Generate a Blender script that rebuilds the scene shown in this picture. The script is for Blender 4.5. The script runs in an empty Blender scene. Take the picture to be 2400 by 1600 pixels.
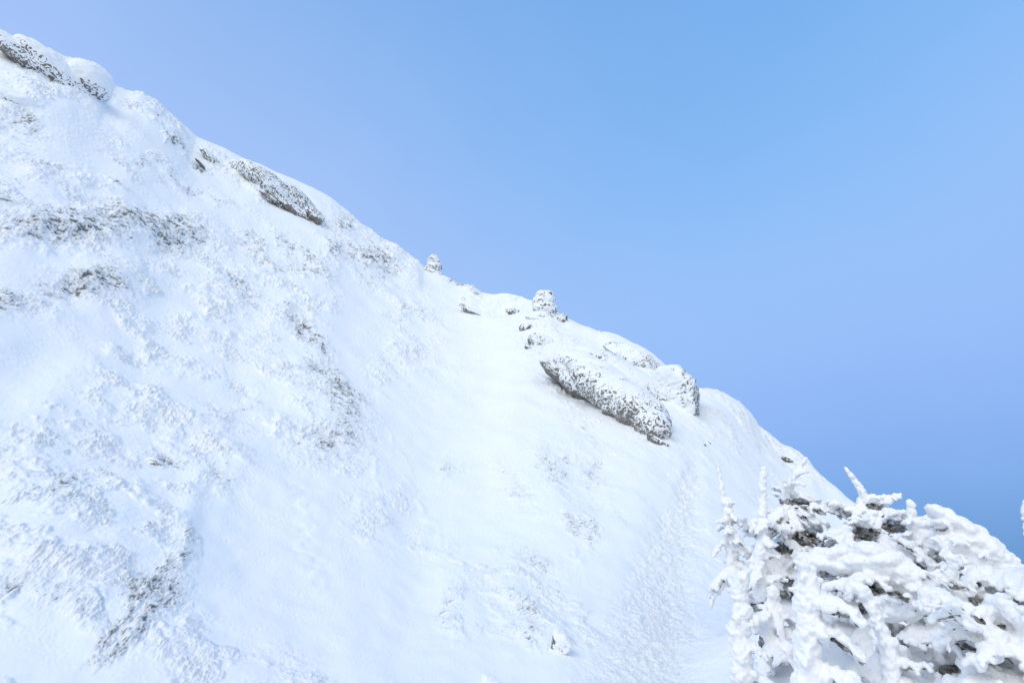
import bpy, math, random
import numpy as np

# ------------------------------------------------------------------ camera, world, light
scene = bpy.context.scene
F = 1267.0                       # focal length in pixels of the 2400 px wide photograph
PITCH = math.radians(22.3)
EYE = np.array([0.0, 0.0, 1.75])
cam_d = bpy.data.cameras.new("camera")
cam_d.sensor_width = 36.0
cam_d.lens = 36.0 * F / 2400.0
cam_d.clip_start = 0.05
cam_d.clip_end = 20000
cam = bpy.data.objects.new("camera", cam_d)
scene.collection.objects.link(cam)
cam.location = EYE
cam.rotation_euler = (math.radians(90) + PITCH, 0, 0)
scene.camera = cam

SUN_EL, SUN_AZ = math.radians(48), math.radians(222)     # azimuth clockwise from +Y
world = bpy.data.worlds.new("World")
scene.world = world
world.use_nodes = True
wt = world.node_tree
for n in list(wt.nodes):
    wt.nodes.remove(n)
def wn(t, **k):
    n = wt.nodes.new(t)
    for a, b in k.items():
        setattr(n, a, b)
    return n
def srgb(r, g, b):
    def c(v):
        v /= 255.0
        return v / 12.92 if v <= 0.04045 else ((v + 0.055) / 1.055) ** 2.4
    return (c(r), c(g), c(b), 1.0)
SKY_STRENGTH = 0.1
w_out = wn('ShaderNodeOutputWorld')
w_bg = wn('ShaderNodeBackground')
w_bg.inputs['Strength'].default_value = SKY_STRENGTH
w_sky = wn('ShaderNodeTexSky', sky_type='NISHITA', sun_disc=False)
w_sky.sun_elevation = SUN_EL
w_sky.sun_rotation = SUN_AZ
w_tc = wn('ShaderNodeTexCoord')
w_sep = wn('ShaderNodeSeparateXYZ')
wt.links.new(w_tc.outputs['Generated'], w_sep.inputs[0])
w_noise = wn('ShaderNodeTexNoise')
w_noise.inputs['Scale'].default_value = 1.6
w_noise.inputs['Detail'].default_value = 4.0
wt.links.new(w_tc.outputs['Generated'], w_noise.inputs['Vector'])
def wmath(op, a, b=None, clamp=False):
    n = wn('ShaderNodeMath', operation=op, use_clamp=clamp)
    for i, v in enumerate((a, b)):
        if v is None: continue
        if isinstance(v, (int, float)): n.inputs[i].default_value = v
        else: wt.links.new(v, n.inputs[i])
    return n.outputs[0]
zz = wmath('ADD', w_sep.outputs['Z'], wmath('MULTIPLY', wmath('SUBTRACT', w_noise.outputs['Fac'], 0.5), 0.24))
def wramp(stops):
    r = wn('ShaderNodeValToRGB')
    els = r.color_ramp.elements
    while len(els) < len(stops):
        els.new(0.5)
    for e, (p, c) in zip(els, stops):
        e.position = p
        e.color = srgb(*c)
    r.color_ramp.interpolation = 'B_SPLINE'
    wt.links.new(zz, r.inputs[0])
    return r.outputs[0]
ramp_l = wramp([(0.0, (150, 176, 228)), (0.30, (170, 198, 255)), (0.50, (178, 205, 255)), (0.64, (164, 198, 253)), (0.78, (144, 186, 242)), (1.0, (112, 164, 232))])
ramp_r = wramp([(0.0, (100, 152, 214)), (0.12, (130, 176, 240)), (0.28, (152, 190, 252)), (0.45, (160, 200, 255)), (0.62, (137, 191, 252)), (0.80, (121, 179, 241)), (1.0, (104, 162, 234))])
mr = wn('ShaderNodeMapRange', interpolation_type='SMOOTHSTEP')
wt.links.new(w_sep.outputs['X'], mr.inputs['Value'])
mr.inputs['From Min'].default_value = -0.60
mr.inputs['From Max'].default_value = 0.48
mixlr = wn('ShaderNodeMix', data_type='RGBA')
wt.links.new(mr.outputs[0], mixlr.inputs['Factor'])
wt.links.new(ramp_l, mixlr.inputs['A'])
wt.links.new(ramp_r, mixlr.inputs['B'])
mback = wn('ShaderNodeMapRange', interpolation_type='SMOOTHSTEP')      # paler, brighter half of the sky around the sun, behind the viewer
wt.links.new(w_sep.outputs['Y'], mback.inputs['Value'])
mback.inputs['From Min'].default_value = 0.12
mback.inputs['From Max'].default_value = -0.75
mixb = wn('ShaderNodeMix', data_type='RGBA')
wt.links.new(mback.outputs[0], mixb.inputs['Factor'])
wt.links.new(mixlr.outputs['Result'], mixb.inputs['A'])
mixb.inputs['B'].default_value = (1.03, 1.04, 1.02, 1.0)
scale10 = wn('ShaderNodeVectorMath', operation='SCALE')
wt.links.new(mixb.outputs['Result'], scale10.inputs[0])
scale10.inputs['Scale'].default_value = 1.0 / SKY_STRENGTH
w_fin = wn('ShaderNodeMix', data_type='RGBA')
w_fin.inputs['Factor'].default_value = 0.94
wt.links.new(w_sky.outputs[0], w_fin.inputs['A'])
wt.links.new(scale10.outputs[0], w_fin.inputs['B'])
wt.links.new(w_fin.outputs['Result'], w_bg.inputs['Color'])
wt.links.new(w_bg.outputs[0], w_out.inputs['Surface'])

sun_d = bpy.data.lights.new("sun", 'SUN')
sun_d.energy = 1.15
sun_d.angle = math.radians(45)
sun_d.color = (0.99, 0.975, 0.95)
sun = bpy.data.objects.new("sun", sun_d)
scene.collection.objects.link(sun)
from mathutils import Vector
sdir = Vector((math.sin(SUN_AZ) * math.cos(SUN_EL), math.cos(SUN_AZ) * math.cos(SUN_EL), math.sin(SUN_EL)))
sun.rotation_euler = sdir.to_track_quat('Z', 'Y').to_euler()
vs = scene.view_settings
vs.view_transform = 'Standard'
vs.look = 'None'
vs.exposure = 0.0
vs.gamma = 1.0

# ------------------------------------------------------------------ noise in numpy
def _hash(ix, iy, iz, seed):
    h = (ix.astype(np.uint32) * np.uint32(374761393) + iy.astype(np.uint32) * np.uint32(668265263)
         + iz.astype(np.uint32) * np.uint32(2147483647) + np.uint32((seed * 974634777) & 0xffffffff))
    h = (h ^ (h >> np.uint32(13))) * np.uint32(1274126177)
    h = h ^ (h >> np.uint32(16))
    return h.astype(np.float32) * np.float32(2.0 / 4294967295.0) - np.float32(1.0)
def noise2(x, y, seed=0):
    x = np.asarray(x, np.float32); y = np.asarray(y, np.float32)
    xi = np.floor(x); yi = np.floor(y)
    fx = x - xi; fy = y - yi
    xi = xi.astype(np.int32); yi = yi.astype(np.int32); z0 = np.zeros_like(xi)
    def corner(dx, dy):
        gx = _hash(xi + dx, yi + dy, z0, seed); gy = _hash(xi + dx, yi + dy, z0 + 1, seed)
        return gx * (fx - dx) + gy * (fy - dy)
    u = fx * fx * fx * (fx * (fx * 6 - 15) + 10); v = fy * fy * fy * (fy * (fy * 6 - 15) + 10)
    a = corner(0, 0); b = corner(1, 0); c = corner(0, 1); d = corner(1, 1)
    return (a + (b - a) * u + (c - a) * v + (a - b - c + d) * u * v) * 1.3
def noise3(p, scale, seed=0):
    q = p.astype(np.float32) * np.float32(scale)
    i = np.floor(q); f = q - i; i = i.astype(np.int32)
    w = f * f * (3 - 2 * f)
    r = 0
    for dx in (0, 1):
        wx = w[:, 0] if dx else 1 - w[:, 0]
        for dy in (0, 1):
            wy = w[:, 1] if dy else 1 - w[:, 1]
            for dz in (0, 1):
                wz = w[:, 2] if dz else 1 - w[:, 2]
                r = r + _hash(i[:, 0] + dx, i[:, 1] + dy, i[:, 2] + dz, seed) * wx * wy * wz
    return r
def fbm3(p, scale, octv=4, seed=0, gain=0.5):
    r = 0; a = 1.0
    for k in range(octv):
        r = r + a * noise3(p, scale * 2 ** k, seed + k)
        a *= gain
    return r
def fbm2(x, y, octv=4, seed=0, gain=0.5):
    r = 0; a = 1.0; s = 1.0
    for k in range(octv):
        r = r + a * noise2(x * s, y * s, seed + k)
        a *= gain; s *= 2.03
    return r
def sstep(a, b, x):
    t = np.clip((x - a) / (b - a), 0, 1)
    return t * t * (3 - 2 * t)

# ------------------------------------------------------------------ view geometry
cP, sP = math.cos(PITCH), math.sin(PITCH)
def ray(px, py):
    """azimuth and slope (height per horizontal metre) of the line of sight through a photo pixel"""
    x = np.asarray(px, float) - 1200.0; yv = 800.0 - np.asarray(py, float)
    fy = F * cP - yv * sP; fz = F * sP + yv * cP
    return np.arctan2(x, fy), fz / np.hypot(x, fy)
def at(px, py, r):
    th, t = ray(px, py)
    return np.array([r * math.sin(th), r * math.cos(th), r * t]) + EYE
def project(P):
    q = P - EYE
    f = q[..., 1] * cP + q[..., 2] * sP
    u = -q[..., 1] * sP + q[..., 2] * cP
    f = np.maximum(f, 1e-3)
    return 1200 + F * q[..., 0] / f, 800 - F * u / f

SKYLINE = [(-500, 40), (-250, 62), (0, 87), (24, 89), (61, 102), (116, 117), (153, 134), (194, 138), (218, 146), (245, 163), (262, 180), (270, 201), (284, 205),
 (300, 212), (330, 215), (364, 232), (402, 264), (443, 303), (460, 321), (524, 347), (579, 376), (610, 385), (647, 405), (691, 421),
 (732, 441), (776, 464), (800, 483), (817, 496), (846, 526), (876, 547), (900, 565), (924, 575), (951, 593), (977, 610), (994, 627),
 (1012, 635), (1037, 645), (1055, 654), (1076, 663), (1104, 668), (1129, 687), (1157, 690), (1190, 689), (1218, 695), (1248, 706),
 (1290, 726), (1320, 744), (1340, 752), (1361, 763), (1384, 770), (1401, 779), (1424, 781), (1450, 789), (1481, 805), (1510, 819), (1533, 834),
 (1559, 860), (1590, 880), (1620, 905), (1640, 911), (1659, 910), (1682, 917), (1711, 933), (1739, 948), (1760, 968), (1774, 994), (1800, 1012),
 (1833, 1042), (1868, 1057), (1895, 1076), (1914, 1103), (1933, 1120), (1960, 1141), (1982, 1164), (2060, 1225), (2160, 1300), (2300, 1400), (2450, 1500),
 (2700, 1650), (3200, 1900)]
sk_th, sk_t = ray([a for a, b in SKYLINE], [b for a, b in SKYLINE])
o_ = np.argsort(sk_th); sk_th = sk_th[o_]; sk_t = sk_t[o_]
th_fine = np.linspace(-1.25, 1.25, 2501)
T_fine = np.interp(th_fine, sk_th, sk_t)
ker = np.exp(-np.linspace(-2.5, 2.5, 181) ** 2); ker /= ker.sum()
T_low = np.convolve(np.pad(T_fine, 90, mode='edge'), ker, mode='valid')
ker2 = np.exp(-np.linspace(-2, 2, 9) ** 2); ker2 /= ker2.sum()
T_fine = np.convolve(np.pad(T_fine, 4, mode='edge'), ker2, mode='valid')
RC_PX = [(-500, 60), (0, 58), (300, 62), (650, 68), (950, 66), (1100, 60), (1270, 46), (1450, 40), (1620, 35), (1720, 40), (1880, 42), (2100, 32), (2500, 24), (3200, 20)]
rc_th, _ = ray([a for a, b in RC_PX], [np.interp(a, [s[0] for s in SKYLINE], [s[1] for s in SKYLINE]) for a, b in RC_PX])
rc_r = [b for a, b in RC_PX]
_rc = np.interp(th_fine, rc_th, rc_r); _rc = np.convolve(np.pad(_rc, 90, mode='edge'), ker, mode='valid'); rc_th, rc_r = th_fine, _rc
TB = [(-1.3, -0.20), (-0.7, -0.20), (-0.2, -0.22), (0.1, -0.25), (0.3, -0.27), (0.45, -0.34), (0.6, -0.46), (0.9, -0.6), (1.3, -0.7)]
R0 = 5.0
def base_height(th, r):
    """height relative to the eye of the hillside, before small relief"""
    T = np.interp(th, th_fine, T_fine); TL = np.interp(th, th_fine, T_low)
    rc = np.interp(th, rc_th, rc_r)
    tb = np.interp(th, [a for a, b in TB], [b for a, b in TB])
    u = np.log(np.maximum(r, 1e-3) / R0) / np.log(rc / R0)
    uc = np.clip(u, 0, 1)
    t = tb + (TL - tb) * uc + (T - TL) * sstep(0.86, 1.0, uc) 
    hin = np.where(r < R0, -1.75 + (R0 * tb + 1.75) * (np.minimum(r, R0) / R0) ** 1.5, r * t)
    v = np.maximum(r - rc, 0)
    hout = rc * T + v * T - 1.1 * v * v / (v + 4.0) 
    h = np.where(r <= rc, hin, hout)
    # snowy knoll the krummholz stands on
    hk = np.interp(th, [.3, .42, .60, .78], [-.42, -.40, -.75, -1.15]) - np.where(r < 8.3, .115, .07) * (r - 8.3) ** 2
    w = sstep(.25, .43, th) * (1 - sstep(.95, 1.2, th))
    dk = hk - h
    h = h + w * np.where(dk > .6, dk, np.where(dk < -.6, 0, (dk + .6) ** 2 / 2.4))
    return np.maximum(h, -150 - 0.0 * r)
def ground_hit(px, py):
    th, t = ray(px, py)
    rr = np.exp(np.linspace(math.log(1.0), math.log(80), 4000))
    h = base_height(np.full_like(rr, th), rr)
    k = np.argmax(h / rr >= t)
    if not (h[k] / rr[k] >= t):
        k = np.argmin(np.abs(rr - np.interp(th, rc_th, rc_r)))
    return float(rr[k])
def on_ground(px, py, lift=0.0):
    r = ground_hit(px, py)
    p = at(px, py, r); p[2] += lift
    return p, r

# ------------------------------------------------------------------ mesh helpers
def mesh_from(name, verts, faces, mat=None, smooth=True, attrs=None):
    me = bpy.data.meshes.new(name)
    verts = np.ascontiguousarray(verts, np.float32); faces = np.ascontiguousarray(faces, np.int32)
    nv, nf, k = len(verts), len(faces), faces.shape[1]
    me.vertices.add(nv); me.vertices.foreach_set('co', verts.ravel())
    me.loops.add(nf * k); me.loops.foreach_set('vertex_index', faces.ravel())
    me.polygons.add(nf)
    me.polygons.foreach_set('loop_start', np.arange(0, nf * k, k, dtype=np.int32))
    me.polygons.foreach_set('loop_total', np.full(nf, k, np.int32))
    me.polygons.foreach_set('use_smooth', np.full(nf, smooth))
    me.update(calc_edges=True)
    for an, av in (attrs or {}).items():
        a = me.attributes.new(an, 'FLOAT', 'POINT'); a.data.foreach_set('value', np.ascontiguousarray(av, np.float32))
    if mat: me.materials.append(mat)
    return me
def link(name, me, parent=None):
    o = bpy.data.objects.new(name, me)
    scene.collection.objects.link(o)
    if parent: o.parent = parent
    return o
def tag(o, label=None, cat=None, group=None, kind=None):
    if label: o['label'] = label
    if cat: o['category'] = cat
    if group: o['group'] = group
    if kind: o['kind'] = kind
    return o
import bmesh
def ico(sub):
    bm = bmesh.new(); bmesh.ops.create_icosphere(bm, subdivisions=sub, radius=1.0)
    v = np.array([x.co[:] for x in bm.verts], np.float32); f = np.array([[y.index for y in x.verts] for x in bm.faces], np.int32)
    bm.free(); return v, f
ICO1, ICO2, ICO3 = ico(1), ico(2), ico(3)
class Blobs:
    """collects ellipsoids; build() fuses them into one continuous skin"""
    def __init__(s): s.v = []; s.f = []; s.n = 0
    def add(s, c, R, sz, prim=None):
        pv, pf = prim or ICO1
        v = (pv * np.asarray(sz, np.float32)) @ np.asarray(R, np.float32).T + np.asarray(c, np.float32)
        s.v.append(v); s.f.append(pf + s.n); s.n += len(v)
    def chain(s, pts, radii, prim=None, step=0.6, jit=0.0, rng=None, flat=1.0, lump=0.0):
        pts = np.asarray(pts, float)
        for a, b, ra, rb in zip(pts[:-1], pts[1:], radii[:-1], radii[1:]):
            L = np.linalg.norm(b - a)
            n = max(1, int(L / (step * max(1e-3, (ra + rb) / 2))))
            R = frame(b - a)
            for k in range(n):
                w = (k + 0.5) / n
                c = a + (b - a) * w; r = ra + (rb - ra) * w
                if rng is not None:
                    c = c + np.array([rng.gauss(0, jit) * r for _ in range(3)])
                    r = r * (1 + rng.uniform(-lump, lump))
                s.add(c, R, (r, r * flat, max(r, 0.75 * L / n)), prim)
    def fused(s, voxel, smooth_it=2):
        me = mesh_from('tmp', np.vstack(s.v), np.vstack(s.f))
        o = link('tmp', me)
        m = o.modifiers.new('r', 'REMESH'); m.mode = 'VOXEL'; m.voxel_size = voxel
        if smooth_it:
            m2 = o.modifiers.new('s', 'SMOOTH'); m2.factor = 0.5; m2.iterations = smooth_it
        dg = bpy.context.evaluated_depsgraph_get(); dg.update()
        ev = o.evaluated_get(dg); em = ev.to_mesh()
        v = np.empty(len(em.vertices) * 3, np.float32); em.vertices.foreach_get('co', v)
        em.calc_loop_triangles()
        f = np.empty(len(em.loop_triangles) * 3, np.int32); em.loop_triangles.foreach_get('vertices', f)
        nn = np.empty(len(em.vertices) * 3, np.float32); em.vertices.foreach_get('normal', nn)
        ev.to_mesh_clear()
        bpy.data.objects.remove(o); bpy.data.meshes.remove(me)
        return v.reshape(-1, 3), f.reshape(-1, 3), nn.reshape(-1, 3)
def frame(d):
    """rotation whose third column is d and whose second is as upright as possible"""
    d = np.asarray(d, float); d = d / (np.linalg.norm(d) + 1e-9)
    up = np.array([0, 0, 1.0])
    if abs(d[2]) > 0.97: up = np.array([0, 1.0, 0])
    x = np.cross(up, d); x /= np.linalg.norm(x)
    y = np.cross(d, x)
    return np.stack([x, y, d], axis=1)
def view_frame(px, py, roll):
    """columns: image right, image up (both turned by roll degrees), away from the viewer"""
    th, t = ray(px, py)
    d = np.array([math.sin(th), math.cos(th), float(t)]); d /= np.linalg.norm(d)
    x = np.cross(d, [0, 0, 1.0]); x /= np.linalg.norm(x); y = np.cross(x, d)
    a = math.radians(roll)
    return np.stack([x * math.cos(a) + y * math.sin(a), -x * math.sin(a) + y * math.cos(a), d], axis=1)

# ------------------------------------------------------------------ materials
class M:
    def __init__(s, name):
        s.m = bpy.data.materials.new(name); s.m.use_nodes = True
        s.t = s.m.node_tree; s.b = s.t.nodes['Principled BSDF']; s.o = s.t.nodes['Material Output']
    def n(s, t, **k):
        x = s.t.nodes.new(t)
        for a, b in k.items(): setattr(x, a, b)
        return x
    def l(s, a, b): s.t.links.new(a, b)
    def math(s, op, a, b=None, c=None, clamp=False):
        n = s.n('ShaderNodeMath', operation=op, use_clamp=clamp)
        for i, v in enumerate((a, b, c)):
            if v is None: continue
            if isinstance(v, (int, float)): n.inputs[i].default_value = v
            else: s.l(v, n.inputs[i])
        return n.outputs[0]
    def noise(s, scale, detail=3, rough=0.55, dist=0.0, vec=None):
        n = s.n('ShaderNodeTexNoise'); n.inputs['Scale'].default_value = scale; n.inputs['Detail'].default_value = detail
        n.inputs['Roughness'].default_value = rough; n.inputs['Distortion'].default_value = dist
        s.l(vec if vec is not None else s.pos(), n.inputs['Vector'])
        return n.outputs['Fac']
    def pos(s):
        if not hasattr(s, '_p'): s._p = s.n('ShaderNodeNewGeometry')
        return s._p.outputs['Position']
    def mix(s, f, a, b):
        n = s.n('ShaderNodeMix', data_type='RGBA')
        for k, v in (('Factor', f), ('A', a), ('B', b)):
            if isinstance(v, (tuple, float, int)): n.inputs[k].default_value = v
            else: s.l(v, n.inputs[k])
        return n.outputs['Result']
    def mr(s, v, a, b, c=0.0, d=1.0):
        n = s.n('ShaderNodeMapRange', interpolation_type='SMOOTHSTEP')
        s.l(v, n.inputs['Value'])
        for k, x in zip(('From Min', 'From Max', 'To Min', 'To Max'), (a, b, c, d)): n.inputs[k].default_value = x
        return n.outputs[0]
    def attr(s, name):
        n = s.n('ShaderNodeAttribute', attribute_name=name); return n.outputs['Fac']
    def bump(s, h, strength, dist):
        n = s.n('ShaderNodeBump'); n.inputs['Strength'].default_value = strength; n.inputs['Distance'].default_value = dist
        s.l(h, n.inputs['Height']); s.l(n.outputs[0], s.b.inputs['Normal'])
SNOW_A = (0.845, 0.905, 0.905, 1); SNOW_B = (0.880, 0.878, 0.920, 1)
ROCK_A = (0.12, 0.112, 0.10, 1); ROCK_B = (0.20, 0.19, 0.17, 1)
def snow_mat(name='snow', dark=True):
    m = M(name)
    col = m.mix(m.noise(0.45, 3), SNOW_A, SNOW_B)
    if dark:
        ground_and_shade = m.mix(m.noise(3.0, 4), (0.075, 0.08, 0.08, 1), (0.22, 0.22, 0.21, 1))
        col = m.mix(m.attr('bare'), col, ground_and_shade)  # dark colour for bare ground and for lee shade painted beside rime clumps
    m.l(col, m.b.inputs['Base Color'])
    m.b.inputs['Roughness'].default_value = 0.75
    m.b.inputs['Specular IOR Level'].default_value = 0.25
    if dark:
        h = m.math('MULTIPLY', m.noise(22.0, 4, 0.65), m.math('ADD', m.attr('rough'), 0.03))
        h2 = m.math('MULTIPLY', m.noise(5.0, 3, 0.6), m.math('ADD', m.attr('rough'), 0.03))
        m.bump(m.math('ADD', m.math('ADD', h, m.math('MULTIPLY', m.noise(60.0, 2, 0.6), 0.05)), m.math('MULTIPLY', h2, 2.0)), 0.6, 0.05)
    else:
        m.bump(m.math('ADD', m.noise(60.0, 3, 0.7), m.math('MULTIPLY', m.noise(20.0, 3), 1.3)), 0.45, 0.015)
    return m.m
def rock_mat(name, scale, cover=0.0, warm=0.0, bscale=1.0):
    """bare stone under a net of wind-packed rime; 'snow' attribute: 1 = fully covered, 0 = bare"""
    m = M(name)
    stone = m.mix(m.noise(scale * 0.5, 5), ROCK_A, (0.27 + 0.05 * warm, 0.25 + 0.01 * warm, 0.22, 1))
    w = m.noise(scale, 2, 0.5, 1.2)
    ridge = m.math('SUBTRACT', 1.0, m.math('MULTIPLY', m.math('ABSOLUTE', m.math('SUBTRACT', w, 0.5)), 7.0), clamp=True)
    w2 = m.noise(scale * 2.3, 2, 0.5, 0.8)
    net = m.math('ADD', m.math('MULTIPLY', ridge, 0.70), m.math('MULTIPLY', w2, 0.36))
    f = m.math('ADD', net, m.math('MULTIPLY', m.math('SUBTRACT', m.attr('snow'), 0.5), 0.85))
    f = m.math('ADD', f, cover)
    fac = m.mr(f, 0.40, 0.58)
    snow = m.mix(m.noise(0.45, 3), SNOW_A, SNOW_B)
    m.l(m.mix(fac, stone, snow), m.b.inputs['Base Color'])
    m.b.inputs['Roughness'].default_value = 0.8
    m.b.inputs['Specular IOR Level'].default_value = 0.25
    m.bump(m.math('ADD', m.math('MULTIPLY', fac, 1.0), m.math('MULTIPLY', m.noise(scale * 4, 4), 0.4)), 0.8, 0.35 / scale * bscale)
    return m.m
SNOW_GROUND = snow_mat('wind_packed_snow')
SNOW_TREE = snow_mat('rime_snow', dark=False)
for _n in SNOW_TREE.node_tree.nodes:
    if _n.bl_idname == 'ShaderNodeMix':
        _n.inputs['A'].default_value = (0.92, 0.93, 0.925, 1); _n.inputs['B'].default_value = (0.92, 0.915, 0.92, 1)

# ------------------------------------------------------------------ hillside: one continuous sheet
def ell(px, py, cx, cy, ax, ay, ang, soft=0.5):
    a = math.radians(ang); dx = px - cx; dy = -(py - cy)
    u = dx * math.cos(a) + dy * math.sin(a); v = -dx * math.sin(a) + dy * math.cos(a)
    d = np.sqrt((u / ax) ** 2 + (v / ay) ** 2)
    return 1 - sstep(1 - soft, 1 + soft, d)
def gau(px, py, cx, cy, ax, ay, ang):
    a = math.radians(ang); dx = px - cx; dy = -(py - cy)
    u = dx * math.cos(a) + dy * math.sin(a); v = -dx * math.sin(a) + dy * math.cos(a)
    return np.exp(-(u / ax) ** 2 - (v / ay) ** 2)
# smooth drifts (cx, cy, half length, half width, angle)
SMOOTH = [(60, 860, 190, 110, 25), (60, 625, 150, 45, -3), (100, 1560, 260, 80, -10), (620, 1330, 200, 240, 70), (1030, 1000, 200, 130, 10), (1150, 1150, 160, 200, 80),
          (900, 1450, 220, 180, 0), (1250, 960, 420, 60, -42), (1100, 745, 170, 40, -42), (1480, 1200, 130, 60, -30), (1450, 1350, 110, 200, 60), (620, 560, 260, 22, -30),
          (330, 450, 260, 30, -22), (180, 300, 90, 50, -20), (830, 800, 60, 200, 0), (1100, 1560, 300, 60, 0), (380, 720, 70, 40, 10), (560, 470, 300, 30, -27),
          (160, 360, 180, 26, -15), (700, 1140, 120, 90, -30), (600, 200, 10, 10, 0), (480, 920, 110, 36, -18), (350, 330, 150, 26, -38), (640, 395, 260, 30, -32), (1450, 850, 140, 26, -40)]
# places where the ground shows between the rime (cx, cy, half length, half width, angle, amount)
BARE = [(150, 535, 170, 28, -2, 1.0), (350, 530, 130, 26, -12, .95), (420, 560, 70, 10, -8, .5), (205, 672, 85, 22, -8, .9), (270, 640, 60, 20, -10, .4), (20, 700, 60, 22, 0, .7), (10, 475, 22, 16, 0, .6),
        (560, 680, 60, 22, -25, .6), (600, 770, 50, 16, -10, .4), (730, 780, 60, 14, -45, .75), (690, 740, 40, 16, -40, .5), (720, 885, 60, 16, -20, .6), (800, 940, 75, 38, -50, .8), (740, 1040, 60, 30, -15, .65),
        (820, 1000, 60, 34, -70, .6), (560, 985, 60, 20, 30, .4), (455, 1000, 30, 16, 0, .4), (370, 1090, 28, 10, 5, .8), (330, 1430, 80, 20, 48, .95), (375, 1375, 50, 16, 62, .7), (265, 1500, 50, 10, 38, .8), (115, 1150, 34, 9, 25, .8), (100, 1165, 60, 9, 22, .6), (60, 1175, 55, 8, 20, .4), (510, 1120, 50, 26, -60, .5),
        (420, 1280, 26, 18, 0, .8), (400, 1350, 60, 26, 60, .6), (380, 1440, 70, 20, 50, .7), (300, 1525, 62, 12, 25, 1.0), (350, 1480, 60, 16, 45, .8), (230, 1550, 30, 8, 20, .6),
        (30, 1400, 34, 7, 30, .7), (120, 1435, 50, 14, -10, .5), (180, 1300, 40, 10, -20, .3), (215, 1260, 30, 20, -50, .3),
        (620, 600, 90, 14, -25, .5), (730, 640, 60, 16, -35, .6), (860, 610, 70, 30, -40, .7), (790, 590, 30, 20, -60, .7), (960, 725, 34, 14, -60, .5), (1010, 745, 50, 12, -25, .4), (970, 820, 50, 8, -30, .35),
        (700, 590, 70, 8, -35, .6), (460, 520, 40, 7, -20, .4), (400, 330, 18, 6, -30, .8), (340, 370, 60, 8, -20, .45), (410, 415, 40, 6, -25, .6), (440, 432, 30, 6, -10, .6), (520, 470, 60, 10, -25, .4), (120, 380, 60, 8, -25, .45), (55, 300, 50, 24, -30, .6),
        (270, 430, 30, 6, -5, .5), (360, 260, 50, 10, -25, .4), (240, 290, 50, 26, -15, .2), (470, 385, 22, 5, -32, 1.0), (100, 160, 90, 14, -30, .7),
        (1290, 1100, 60, 26, -65, .55), (1390, 1110, 50, 22, -55, .5), (1210, 1150, 70, 14, -50, .4), (1355, 1250, 40, 16, -60, .6), (1400, 1178, 22, 5, -10, .5), (1430, 1212, 24, 8, -50, .4), (1060, 1085, 30, 16, -20, .5),
        (1250, 1310, 44, 16, -10, .55), (1075, 1430, 20, 50, 10, .5), (1230, 1440, 60, 16, -50, .6), (1250, 1480, 26, 14, -70, .6), (1320, 820, 40, 8, -55, .3), (1085, 705, 5, 4, 0, .8), (1090, 665, 40, 8, -22, .7), (1210, 700, 40, 4, -8, .4),
        (1370, 1020, 70, 12, -40, .35), (1480, 1110, 80, 10, -20, .2), (1835, 1035, 30, 6, -30, .5), (1405, 782, 7, 5, -10, .9), (1745, 1030, 60, 5, -20, .2), (870, 540, 26, 6, -10, .5), (815, 520, 20, 8, -20, .6)]
MOUND = [(200, 1330, 270, 210, -25, .050), (430, 1250, 30, 150, -12, .010), (560, 1080, 120, 60, -40, .014), (250, 650, 110, 45, -5, .016), (200, 520, 260, 40, -5, .012), (60, 240, 130, 40, -15, .012),
         (780, 960, 130, 70, -40, .018), (1080, 1400, 60, 90, 15, .016), (1230, 1420, 140, 40, -50, .014), (1300, 1180, 180, 60, -55, .012), (900, 600, 130, 60, -35, .012), (640, 440, 180, 40, -30, .010),
         (640, 1250, 110, 280, 8, -.012), (1000, 1300, 110, 330, -10, -.012), (1600, 1400, 90, 300, 5, -.014), (1450, 1230, 60, 160, -35, .012), (350, 950, 200, 60, -20, .014), (80, 860, 150, 60, 20, -.010),
         (1480, 850, 150, 60, -40, .016), (1310, 800, 90, 40, -40, .010), (1300, 1500, 50, 40, 0, .004), (1700, 960, 70, 60, -40, .010)]
def path_d(px, py):
    c = np.interp(py, [1040, 1100, 1150, 1250, 1400, 1600, 1900], [1612, 1618, 1610, 1585, 1545, 1500, 1450])
    w = np.interp(py, [1040, 1100, 1250, 1400, 1600, 1900], [14, 26, 70, 105, 150, 230])
    return (px - c) / w
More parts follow.
